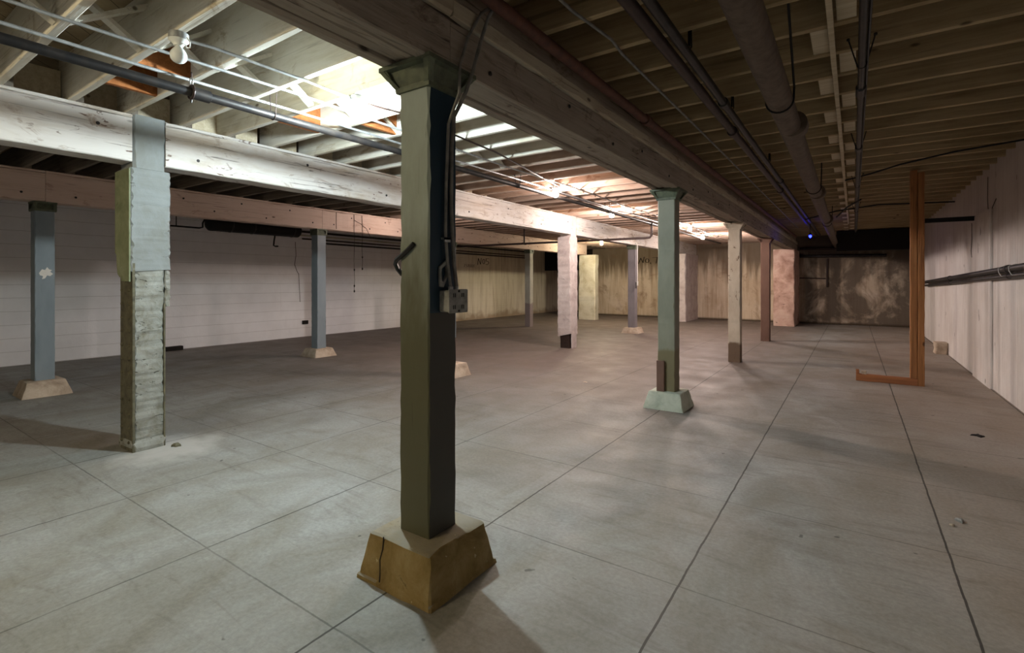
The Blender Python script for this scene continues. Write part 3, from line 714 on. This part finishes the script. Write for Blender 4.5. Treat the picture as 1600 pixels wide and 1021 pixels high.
# short pieces of orange timber between joists
for (x, i, lb) in ((-3.98, 12, 'raw orange block between joists just past the unlit bulb'), (-4.55, 12, 'raw orange block between joists nearer the broken column'), (-4.35, 15, 'orange block between joists above the long wire loop'), (-3.78, 16, 'orange block between joists close to the big olive post')):
    tag(MB().timber(x - .022, x + .022, Y2[i] + .0245, Y2[i + 1] - .0245, 2.965, 3.24, 1, .003, .001, 4, 360 + i).build('joist_block', M['raw']), lb, 'block', 'orange blocks between joists')
# blocks standing on the whitewashed beam between the joist ends
pbb = None; nb = 0
for i in range(9, 40):
    ya, yb = Y2[i] + .08, Y2[i + 1] - .03
    if yb > 18: break
    if pbb is None: pbb = MB().timber(-.02, .02, 0, .30, 0, .26, 1, .002, .001, 2, 361).build('beam_block', M['block_pale']); ob = pbb
    else: ob = pbb.copy(); COL.objects.link(ob)
    ob.location = (-5.40 + .03 * (i % 2), ya + .002, HL + .001); nb += 1
    my, nm = ordinal(Y2[i], mk2)
    tag(ob, 'board end standing on the whitewashed beam, %s %s' % (ordn[min(14, sum(1 for q in Y2[9:i] if ordinal(q, mk2)[1] == nm))], nm), 'block', 'board ends on the whitewashed beam')

# ------------------------------------------------------------------ lamps
def lamp(x, y, label, on=None, power=1.0, zj=HL, r=.048):
    e = empty('ceiling_lamp', label, 'lamp', 'bare bulb lamps', (x, y, zj))
    MB().lathe([(.052, -.001), (.052, -.036), (.046, -.040), (.001, -.040)], n=20).build('junction_box', M['galv'], e, None, True)
    lh = MB().lathe([(.055, -.040), (.050, -.046), (.036, -.056), (.026, -.066), (.025, -.074), (.001, -.074)], n=20).build('lamp_holder', M['porcelain'], e, None, True)
    prof = [(.001, -.070), (.015, -.073), (.018, -.080), (.030, -.094), (.041, -.112), (r * .95, -.130), (.042, -.150), (.030, -.165), (.014, -.173), (.001, -.175)]
    if on is None: mt = M['frost']
    else: mt = mat_emit('glowing_bulb_glass', on, 900 * power * BULB)
    MB().lathe(prof, n=14).build('bulb', mt, lh, None, True)
    return e
COOL = (.80, .95, 1.0, 1); WARM = (1.0, .82, .74, 1); AMBER = (1.0, .86, .60, 1); GOLD = (1.0, .83, .52, 1)
l0 = lamp(-3.28, 1.315, 'unlit white bulb on a round box under the joists')
MB().tube([(.06, .02, -.03), (.075, .03, -.06), (.06, .035, -.085), (.035, .03, -.08), (.025, .025, -.06)], .004, 6).build('pull_loop', M['porcelain'], l0, None, True)
lamp(-3.23, 2.555, 'brilliant white lit bulb beside the top of the big olive post', COOL, 1.8)
lamp(-3.755, 6.662, 'lit bulb just past the olive post beside the dark pipe', WARM, 1.35)
lamp(-4.02, 9.43, 'lit bulb beyond the lilac column beside the dark pipe', WARM, 1.5)
lamp(-3.45, 13.086, 'lit bulb close behind the sage green post, higher of the two', WARM, 1.4)
lamp(-3.79, 15.83, 'starry lit bulb between the sage green post and the whitish post', WARM, 2.0)
lamp(-7.35, 16.337, 'yellow lit bulb low beside the lilac column near the cream pier', AMBER, 1.8)
lamp(-7.30, 7.654, 'lit bulb beyond the whitewashed beam, hidden behind the big olive post', WARM, 0.6)
lamp(-3.2, -1.7, 'warm lit bulb behind the viewpoint, before the olive post', GOLD, 1.0)

# small blue pilot lamp at the end of the brown beam
e = empty('pilot_lamp', 'small glowing blue lamp hanging near the pink pilaster', 'lamp', None, (-.90, 14.6, HR))
MB().tube([(0, 0, 0), (0, 0, -.40)], .008, 6).build('stem', M['iron'], e)
MB().lathe([(.02, -.38), (.028, -.40), (.028, -.43), (.001, -.43)], n=12).build('lamp_holder', M['iron'], e, None, True)
MB().lathe([(.001, -.428), (.026, -.44), (.034, -.465), (.024, -.49), (.001, -.50)], n=12).build('bulb', mat_emit('blue_glowing_glass', (.002, .004, 1.0, 1), 45 * BULB), e, None, True)

# ------------------------------------------------------------------ pipes, conduits, hangers
def pipe(name, pts, r, mat, label, cat='pipe', n=14, group=None, couplings=(), crad=1.35, clen=.09):
    e = empty(name, label, cat, group, pts[0]); o = Vector(pts[0])
    MB().tube([Vector(p) - o for p in pts], r, n).build('pipe_run', mat, e, None, True)
    for (p, d) in couplings:
        p = Vector(p) - o; d = Vector(d).normalized()
        MB().tube([p - d * clen / 2, p - d * clen * .45, p + d * clen * .45, p + d * clen / 2], r * crad, n, True, [r * 1.05, r * crad, r * crad, r * 1.05]).build('coupling', mat, e, None, True)
    return e
def run(x, y0, y1, z, wob=0.0, n=2, seed=0, x1=None, z1=None):
    rr = random.Random(seed); x1 = x if x1 is None else x1; z1 = z if z1 is None else z1
    return [(x + (x1 - x) * k / (n - 1) + rr.uniform(-wob, wob), y0 + (y1 - y0) * k / (n - 1), z + (z1 - z) * k / (n - 1) + rr.uniform(-wob, wob)) for k in range(n)]
YD = (0, 1, 0)
pipe('sprinkler_pipe', run(-3.84, SY, 18.5, 2.83), .031, M['iron'], 'black iron pipe slung under the whitewashed joists beside the bulbs', couplings=[((-3.84, 1.68, 2.83), YD), ((-3.84, 11.3, 2.83), YD)], crad=1.4, clen=.13)
pipe('conduit', run(-3.92, SY, 17, 2.945, .006, 24, 1), .0115, M['galv'], 'galvanised conduit running just above the black pipe', 'conduit', 8, 'thin conduits under the joists')
pipe('conduit', run(-3.57, SY, 17, 2.945, .012, 24, 2), .0105, M['galv'], 'galvanised conduit midway between the black pipe and the bulbs', 'conduit', 8, 'thin conduits under the joists')
pipe('conduit', [(-3.27, 1.36, 2.935), (-3.26, 1.5, 2.945), (-3.265, 1.75, 2.947), (-3.25, 2.1, 2.945), (-3.255, 2.55, 2.935)], .0105, M['galv'], 'short conduit linking the unlit bulb to the brilliant bulb', 'conduit', 8, 'thin conduits under the joists')
pipe('conduit', [(-3.25, 2.66, 2.935), (-3.2, 3.0, 2.947), (-3.3, 4.5, 2.945), (-3.7, 6.7, 2.945), (-3.95, 6.85, 2.94), (-4.04, 9.5, 2.945), (-3.41, 12.9, 2.945)], .010, M['iron_brown'], 'dark conduit leading on from the brilliant bulb to the next bulbs', 'conduit', 8, 'thin conduits under the joists')

def loop_hanger(name, x, y, zt, zb, rp, w, mat, label, group=None, r=.004):
    """wire dropped from two nails round a pipe"""
    e = empty(name, label, 'hanger', group, (x, y, zt))
    pts = [(-w, 0, 0)] + [(-rp * math.cos(PI * k / 8), 0, (zb - zt) - rp * math.sin(PI * k / 8)) for k in range(9)] + [(w, 0, 0)]
    MB().tube(pts, r, 7).build('strap', mat, e, None, True)
    for s in (-1, 1):
        MB().lathe([(.001, .004), (.010, .003), (.010, -.012), (.001, -.014)], (s * w, 0, 0), 8).build('nail', M['iron'], e, None, True)
    return e
loop_hanger('pipe_hanger', -3.84, 2.22, HL + .09, 2.83, .034, .05, M['iron_brown'], 'long wire loop holding the black pipe near the brilliant bulb', 'hangers under the whitewashed joists')
loop_hanger('pipe_hanger', -3.84, 5.75, HL + .02, 2.83, .034, .05, M['iron'], 'wire loop holding the black pipe just past the olive post', 'hangers under the whitewashed joists')
loop_hanger('pipe_hanger', -3.84, 8.8, HL + .02, 2.83, .034, .05, M['iron'], 'wire loop holding the black pipe before the third bulb', 'hangers under the whitewashed joists')
e = empty('ring_hanger', 'iron ring hanger clamped round the black pipe near the unlit bulb', 'hanger', 'hangers under the whitewashed joists', (-3.84, 1.62, 2.83))
MB().tube([(.047 * math.cos(2 * PI * k / 20), 0, .047 * math.sin(2 * PI * k / 20)) for k in range(21)], .008, 8).build('clamp_ring', M['iron_brown'], e, None, True)
MB().tube([(.02 * math.cos(2 * PI * k / 16), .0, .075 + .026 * math.sin(2 * PI * k / 16)) for k in range(17)], .006, 8).build('eye', M['galv'], e, None, True)
MB().tube([(0, 0, .095), (0, 0, .14)], .006, 8).build('rod', M['iron_brown'], e, None, True)
MB().lathe([(.004, -.075), (.007, -.06), (.007, -.045)], n=8).build('bolt', M['iron'], e, None, True)

# branch pipe dropping to cross below the whitewashed beam
e = pipe('branch_pipe', [(-3.84, 11.3, 2.80), (-3.84, 11.3, 2.56), (-3.88, 11.3, 2.515), (-4.0, 11.28, 2.505), (-9.6, 10.95, 2.50)], .026, M['iron_brown'], 'dark branch pipe crossing under the whitewashed beam by the lilac column')
o = Vector(e.location)
MB().tube([Vector((-7.2, 11.09, 2.50)) - o, Vector((-7.2, 11.09, 2.958)) - o], .022, 10).build('riser', M['iron_brown'], e, None, True)
MB().tube([Vector((-7.2, 11.0, 2.50)) - o, Vector((-7.2, 11.18, 2.50)) - o], .0, 4, True, [.03, .03]).build('tee', M['iron_brown'], e, None, True)

# east aisle pipes
pipe('rusty_pipe', run(-1.545, SY, 18.5, 2.955), .036, M['rust'], 'rusty red pipe running tight beside the thick brown beam', couplings=[((-1.545, 4.4, 2.955), YD)])
pipe('twin_pipe', run(-.965, SY, 18.5, 2.95), .036, M['iron_brown'], 'dark pipe of the pair under brown joists, on the rusty-pipe side', group='pair of dark pipes', couplings=[((-.965, 5.2, 2.95), YD), ((-.965, 9.0, 2.95), YD)])
pipe('twin_pipe', run(-.885, SY, 18.5, 2.975), .030, M['iron'], 'dark pipe of the pair under brown joists, on the big-pipe side', group='pair of dark pipes', couplings=[((-.885, 4.4, 2.975), YD), ((-.885, 8.3, 2.975), YD)])
pipe('conduit', [(-1.40, SY, 3.085), (-1.36, 2.6, 3.085), (-1.30, 3.05, 3.075), (-1.33, 3.3, 3.085), (-1.33, 5.2, 3.085), (-1.36, 17, 3.085)], .0095, M['bx'], 'thin grey conduit stapled under the brown joists beside the rusty pipe', 'conduit', 8)
bp = pipe('drain_pipe', run(-.40, SY, 20.6, 2.81, 0, 2, 0, -.50, 2.74), .083, M['bigpipe'], 'fat grimy drain pipe hanging along the east aisle', couplings=[((-.41, 4.75, 2.795), YD), ((-.43, 8.4, 2.78), YD), ((-.44, 12.0, 2.768), YD)], crad=1.25, clen=.16, n=24)
for i, (y, nm) in enumerate(((4.0, 'nearest'), (7.9, 'second'), (12.6, 'third'))):
    zc = 2.81 - .07 * (y + 4.2) / 24.8; xc = -.40 - .1 * (y + 4.2) / 24.8
    e = empty('strap_hanger', ('black strap slung round the fat drain pipe with a long tail, nearest', 'strap round the fat drain pipe, second along', 'strap round the fat drain pipe, third along')[i], 'hanger', 'straps round the fat drain pipe', (xc, y, zc))
    pts = [(-.087, 0, HR + .1 - zc), (-.087, 0, .06)] + [(-.087 * math.cos(PI * k / 12), 0, -.087 * math.sin(PI * k / 12)) for k in range(13)] + [(.09, 0, .08), (.12 if i == 0 else .095, -.72 * (i == 0), HR + .03 - zc)]
    MB().tube(pts, .0075, 8).build('strap', M['black'], e, None, True)
ep = pipe('cable_pipe', run(.045, SY, 17.5, 2.94), .022, M['iron'], 'slim dark pipe hung on wires beside the pale blocks', couplings=[((.045, 4.6, 2.94), YD), ((.045, 6.6, 2.94), YD)], crad=1.5, clen=.2)
tag(MB().tube(run(.075, SY, 17.5, 2.965), .009, 8).build('thin_cable', M['iron']), 'thin dark cable strapped along the slim pipe beside the pale blocks', 'cable')
wl_ = ['wire hanger on the slim pipe, first in view', 'wire hanger on the slim pipe, second in view', 'wire hanger on the slim pipe, third in view', 'wire hanger on the slim pipe, fourth in view']
for i, y in enumerate((4.05, 6.5, 9.2, 12.5)):
    loop_hanger('wire_hanger', .045, y, HR + .03, 2.945, .026, .075, M['black'], wl_[i], 'wire hangers on the slim pipe', .0045)
for i, (x, y, dz, lb) in enumerate(((-.87, 3.28, .14, 'short rod hanger over the pair of dark pipes, first'), (-.87, 4.64, .14, 'short rod hanger over the pair of dark pipes, second'), (-.87, 6.95, .14, 'short rod hanger over the pair of dark pipes, third'))):
    e = empty('rod_hanger', lb, 'hanger', 'rods over the pair of dark pipes', (x, y, HR))
    MB().tube([(0, 0, .12), (0, 0, -dz + .05)], .008, 8).build('rod', M['black'], e, None, True)
    MB().tube([(.012, 0, .03), (.015, .0, -dz + .04), (.0, 0, -dz + .02)], .005, 6).build('hook', M['black'], e, None, True)
tag(MB().tube([(EX - .02, 7.8, 3.08), (1.0, 7.95, 3.06), (.5, 8.25, 3.03), (.2, 8.55, 3.0), (-.1, 8.9, 3.0)], .011, 8).build('slack_cable', M['black'], None, None, True), 'slack black cable crossing under brown joists to the pale wall', 'cable')
tag(MB().tube([(EX - .01, 12.6, 3.02), (.4, 12.4, 3.04), (-.3, 12.5, 2.98), (-.9, 13.2, 2.92)], .014, 8).build('slack_cable', M['black'], None, None, True), 'black cable crossing above the orange post near the far end', 'cable')
tag(MB().tube([(.10, 10.4, 2.9), (-.10, 11.0, 2.86), (-.28, 12.0, 2.80)], .014, 8).build('slanting_rod', M['black'], None, None, True), 'short black rod slanting beside the drain pipe near the far end', 'rod')
# pair of pipes along the pale wall
for k, (dz, r, lb) in enumerate(((0, .040, 'upper black pipe along the pale board-marked wall'), (-.085, .026, 'lower black pipe along the pale board-marked wall'))):
    pipe('wall_pipe', [(EX - .075, SY, 1.90 + dz), (EX - .075, 7.4, 1.665 + dz), (EX - .075, 16.8, 1.475 + dz)], r, M['iron'], lb, group='black pipes on the pale wall', couplings=[((EX - .075, 8.25, 1.648 + dz), YD), ((EX - .075, 12.6, 1.56 + dz), YD)], crad=1.25)
for y, lb in ((8.55, 'white tie round the black wall pipes'), (8.05, 'white tie round the black wall pipes, closest to view')):
    z = 1.665 - (y - 7.4) * .0202
    tag(MB().tube([(EX - .012, y, z + .045), (EX - .06, y - .01, z + .05), (EX - .118, y - .02, z + .02), (EX - .12, y - .06, z - .03), (EX - .11, y - .12, z - .075), (EX - .06, y - .14, z - .1)], .004, 6).build('pipe_tie', M['white_line'], None, None, True), lb, 'tie', 'white ties on the wall pipes')
tag(MB().timber(.90, 1.60, 10.58, 10.64, 2.46, 2.53, 0, .004, .001, 4, 377).build('iron_bar', M['black']), 'black bar bridging from the orange post to the pale wall', 'bar')

# pipes along the whitewashed wall
for i, (z, r, mt, lb) in enumerate(((2.84, .028, M['iron'], 'topmost dark pipe high on the whitewashed wall'), (2.74, .022, M['pil_cream'], 'cream pipe second from the top on the whitewashed wall'), (2.65, .020, M['iron_brown'], 'brown pipe third from the top on the whitewashed wall'), (2.56, .024, M['iron'], 'lowest dark pipe high on the whitewashed wall'))):
    pipe('wall_pipe', run(WX + .045, 6.9 + .5 * i, 19.4, z, 0, 2), r, mt, lb, group='pipes on the whitewashed wall')
# pipes on the far wall of the east aisle
pipe('wall_pipe', [(-1.6, 20.6, 2.66), (1.55, 20.6, 2.60)], .045, M['iron_brown'], 'upper dark pipe across the far wall beside the pink pilaster')
pipe('wall_pipe', [(-1.6, 20.62, 2.40), (.9, 20.62, 2.36)], .05, M['iron'], 'lower dark pipe across the far wall beside the pink pilaster')
pipe('wall_pipe', [(-.76, 20.62, 2.30), (-.76, 20.62, 1.30)], .03, M['iron_brown'], 'short upright pipe on the far wall below the dark pipes')
pipe('wall_pipe', [(-1.6, 20.66, 1.62), (-.80, 20.66, 1.60)], .018, M['iron_brown'], 'thin level pipe on the far wall meeting the upright pipe')
# black tank under the pinkish beam with its pipe loop
e = empty('black_tank', 'long black horizontal tank hanging below the pinkish beam', 'tank', None, (-10.5, 5.7, 2.655)); zt = 2.655
MB().lathe([(.001, -1.0), (.11, -.99), (.15, -.95), (.155, -.92), (.155, .92), (.15, .95), (.11, .99), (.001, 1.0)], (0, 0, 0), 28, 'y').build('shell', M['black'], e, None, True)
for y in (-.55, -.1, .8):
    MB().lathe([(.157, y - .015), (.161, y - .012), (.161, y + .012), (.157, y + .015)], (0, 0, 0), 28, 'y').build('band', M['iron'], e, None, True)
for y in (-.7, .7):
    MB().tube([(0, y, .14), (0, y, HL - zt)], .01, 8).build('hanger_rod', M['black'], e)
MB().tube([(.05, -.97, .06), (.05, -1.06, .05), (.05, -1.09, -.02), (.05, -1.09, -.1), (.05, -1.15, -.12), (.05, -2.2, -.12)], .016, 8).build('lower_pipe', M['black'], e, None, True)
MB().tube([(.05, -.96, .10), (.05, -2.2, .10)], .016, 8).build('upper_pipe', M['black'], e, None, True)
MB().tube([(.05, -1.55, .10), (.05, -1.55, -.12)], .009, 8).build('link', M['black'], e, None, True)
e2_ = tag(MB().tube([(-10.4, 6.05, 2.50), (-10.4, 6.03, 2.38), (-10.4, 6.02, 2.28), (-10.4, 6.06, 2.265), (-10.4, 6.12, 2.27)], .016, 8).build('iron_hook', M['black'], None, None, True), 'black L-shaped hook hanging below the long tank', 'hook')

# wires with weights hanging before the pinkish beam
for i, (y, zb, lb) in enumerate(((6.86, 1.29, 'long dark hanging wire with two weights, left of the olive post'), (7.07, 1.77, 'shorter dark hanging wire with a small weight, left of the olive post'))):
    e = empty('hanging_wire', lb, 'wire', 'wires hanging before the pinkish beam', (-8.770, y, 2.92))
    L = 2.92 - zb
    MB().tube([(0, .0, 0), (.006, .01, -L * .3), (0, -.004, -L * .6), (.004, .012, -L * .85), (0, 0, -L)], .005, 6).build('wire', M['black'], e, None, True)
    for f in ((.72, .93, 1.0) if i == 0 else (.78, 1.0)):
        MB().lathe([(.001, .03), (.012, .02), (.016, 0), (.011, -.02), (.001, -.028)], (.003, .006, -L * f), 10).build('weight', M['black'], e, None, True)
tag(MB().tube([(-8.774, 6.88, 2.80), (-8.74, 7.0, 2.74), (-8.69, 7.12, 2.64), (-8.69, 7.22, 2.48)], .005, 6).build('loose_wire', M['black'], None, None, True), 'loose dark wire curling over the pinkish beam beside hanging wires', 'wire')
tag(MB().tube([(-8.772, 6.42, 2.92), (-8.775, 6.42, 2.7), (-8.773, 6.425, 2.58)], .005, 6).build('loose_wire', M['black'], None, None, True), 'straight dark wire flat against the pinkish beam by the dark blue post', 'wire')
# outlet plate and floor rail by the whitewashed wall
tag(MB().timber(WX, WX + .03, 7.92, 8.09, .34, .44, 0, .004, 0, 1, 381).build('wall_plate', M['black']), 'small black plate low on the whitewashed wall', 'plate')
tag(MB().timber(-12.24, -12.12, 4.55, 4.95, 0, .09, 1, .006, .004, 3, 382).build('scrap_block', M['dull_black']), 'dark block lying at the foot of the whitewashed wall', 'block')

# pull switch by the violet post
e = empty('pull_switch', 'white conduit and hanging switch beside the violet grey post', 'switch', None, (-5.125, 13.86, 2.5))
MB().tube([(-.085, 0, .11), (-.03, 0, .09), (0, 0, .04), (0, 0, -1.02)], .013, 8).build('conduit', M['white_line'], e, None, True)
MB().timber(-.022, .022, -.018, .018, -1.12, -1.0, 2, .006, 0, 1, 390).build('switch_box', M['white_line'], e)
MB().tube([(-.03, -.02, -1.02), (-.03, -.02, -1.2)], .014, 8).build('pull_cord', M['black'], e, None, True)

# ------------------------------------------------------------------ electrics on the big post
xf = -1.83 + .1025
e = empty('outlet_box', 'dented grey steel outlet box fixed to the big olive post', 'box', None, (xf, 1.945, 1.40))
MB().timber(0, .062, -.07, .065, -.055, .055, 0, .006, .0, 1, 400).build('box_body', M['boxmetal'], e)
cv = MB().timber(.0625, .068, -.075, .07, -.06, .06, 0, .004, 0, 1, 401).build('cover_plate', M['boxmetal'], e)
for yy, zz in ((-.035, .03), (-.035, -.03), (.03, .03), (.03, -.03)):
    MB().box(.068, .0695, yy - .009, yy - .004, zz - .01, zz + .01).box(.068, .0695, yy + .004, yy + .009, zz - .01, zz + .01).build('socket_slot', M['black'], cv)
for zz in (.05, -.05):
    MB().lathe([(.006, .068), (.006, .071), (.001, .072)], (0, .0, zz), 8, 'x').build('screw', M['iron'], cv)
for yy in (-.02, .025):
    MB().lathe([(.013, .053), (.013, .072), (.009, .076), (.001, .076)], (.03, yy, 0), 10).build('connector', M['galv'], e, None, True)
tag(MB().tube([(-1.60, 2.22, 3.03), (-1.635, 2.10, 2.93), (-1.66, 2.02, 2.78), (-1.655, 1.945, 2.60), (-1.64, 1.925, 2.45), (-1.695, 1.905, 2.30), (-1.71, 1.905, 2.0), (-1.71, 1.90, 1.75), (-1.708, 1.912, 1.6), (-1.697, 1.925, 1.47)], .0085, 8).build('armoured_cable', M['bx'], None, None, True), 'thin armoured cable looping down the olive post, nearer the corner', 'cable', 'armoured cables on the olive post')
tag(MB().tube([(-1.57, 2.16, 3.0), (-1.62, 2.14, 2.92), (-1.64, 2.10, 2.78), (-1.635, 2.03, 2.60), (-1.65, 1.985, 2.47), (-1.70, 1.955, 2.35), (-1.712, 1.95, 2.2), (-1.712, 1.945, 1.9), (-1.71, 1.955, 1.72), (-1.708, 1.962, 1.6), (-1.697, 1.97, 1.47)], .0105, 8).build('armoured_cable', M['bx'], None, None, True), 'thicker armoured cable running down the olive post to the box', 'cable', 'armoured cables on the olive post')
tag(MB().box(xf, xf + .028, 1.885, 1.925, 1.712, 1.722).box(xf + .02, xf + .028, 1.885, 1.925, 1.70, 1.722).build('cable_clip', M['galv']), 'small steel clip pinning the cables to the olive post', 'clip')
q = [(1.865, 1.575), (1.925, 1.615), (1.925, 1.53), (1.89, 1.47), (1.868, 1.475), (1.862, 1.54)]
m = MB(); n = len(q); cy, cz = 1.895, 1.545
inn = [(cy + (a - cy) * .62, cz + (b - cz) * .62) for a, b in q]
m.add([(xf + .002, a, b) for a, b in q] + [(xf + .014, a, b) for a, b in q] + [(xf + .002, a, b) for a, b in inn] + [(xf + .014, a, b) for a, b in inn],
      [f for i in range(n) for f in ((i, (i + 1) % n, n + (i + 1) % n, n + i), (2 * n + i, 3 * n + i, 3 * n + (i + 1) % n, 2 * n + (i + 1) % n), (n + i, n + (i + 1) % n, 3 * n + (i + 1) % n, 3 * n + i), (i, 2 * n + i, 2 * n + (i + 1) % n, (i + 1) % n))])
tag(m.build('steel_clip', M['boxmetal']), 'diamond-shaped steel clip above the outlet box on the olive post', 'clip')
tag(MB().tube([(-1.822, 1.788, 1.69), (-1.86, 1.786, 1.66), (-1.90, 1.784, 1.635), (-1.945, 1.785, 1.61), (-1.968, 1.80, 1.592), (-1.972, 1.82, 1.565), (-1.965, 1.84, 1.54), (-1.94, 1.85, 1.525)], .012, 6).build('bent_strap', M['iron'], None, None, False), 'bent black iron strap nailed to the corner of the olive post', 'strap')

# dark board leaning on the sage green post's plinth
tag(MB().timber(-.045, .045, -.016, .016, 0, .36, 2, .003, .001, 3, 410).build('loose_board', M['brownpost'], None, (-1.885, 5.868, .2005)), 'dark brown board standing on the pale green plinth', 'board')

# ------------------------------------------------------------------ orange post on its L-shaped foot
e = empty('prop_post', 'orange brown timber prop on a long foot near the pale wall', 'post', None, (.76, 9.22, 0))
MB().timber(-.085, -.005, -.04, .06, .105, HR - .001, 2, .004, .002, 20, 420, .004).build('post', M['raw_y'], e)
MB().timber(0, .075, -.05, .05, .0, HR - .04, 2, .005, .003, 24, 421, .012).build('doubler_plank', M['raw_y'], e)
MB().timber(-.73, -.001, -.05, .05, .0, .10, 0, .004, .002, 8, 422).build('foot_board', M['raw_x'], e)
MB().timber(-.73, -.69, -.04, .04, .10, .165, 2, .004, .002, 2, 423).build('stop_block', M['raw_x'], e)
MB().timber(-.66, -.60, -.03, .03, .101, .15, 2, .006, .004, 2, 424).build('stop_block', M['plinth_pale'], e)

# small things on the floor
tag(MB().timber(1.40, EX - .001, 13.45, 13.85, 0, .23, 2, .02, .01, 3, 430).rough(.008, 9, 2).build('concrete_block', M['plinth_pale']), 'pale concrete block at the foot of the pale wall', 'block')
def shard(x, y, r, h, mat, label, cat, seed, pts=9):
    rr = random.Random(seed); m = MB(); rg = []
    for z, k in ((0, 1), (h * .6, .9), (h, .5)):
        rg.append([(x + r * k * (1 + .45 * math.sin(i * 2.4 + seed)) * math.cos(2 * PI * i / pts), y + r * k * (1 + .45 * math.sin(i * 2.4 + seed)) * math.sin(2 * PI * i / pts), z) for i in range(pts)])
    m.rings(rg); tag(m.build('floor_scrap', mat), label, cat, 'scraps on the floor')
shard(.995, 6.55, .05, .012, M['dull_black'], 'black star-shaped scrap on the floor near the pale wall', 'scrap', 3)
shard(.55, 4.15, .022, .02, M['boxmetal'], 'grey chip on the floor beside the long joint by the pale wall', 'scrap', 4)
shard(.50, 4.05, .012, .012, M['plinth_pale'], 'tiny pale chip beside the grey chip on the long floor joint', 'scrap', 5)
shard(-5.08, 2.02, .03, .03, M['rivet'], 'dark stone chip at the foot of the broken white column', 'scrap', 6)
shard(-3.30, 6.75, .03, .004, M['plinth_pale'], 'pale flake on the floor beyond the olive post', 'scrap', 7)
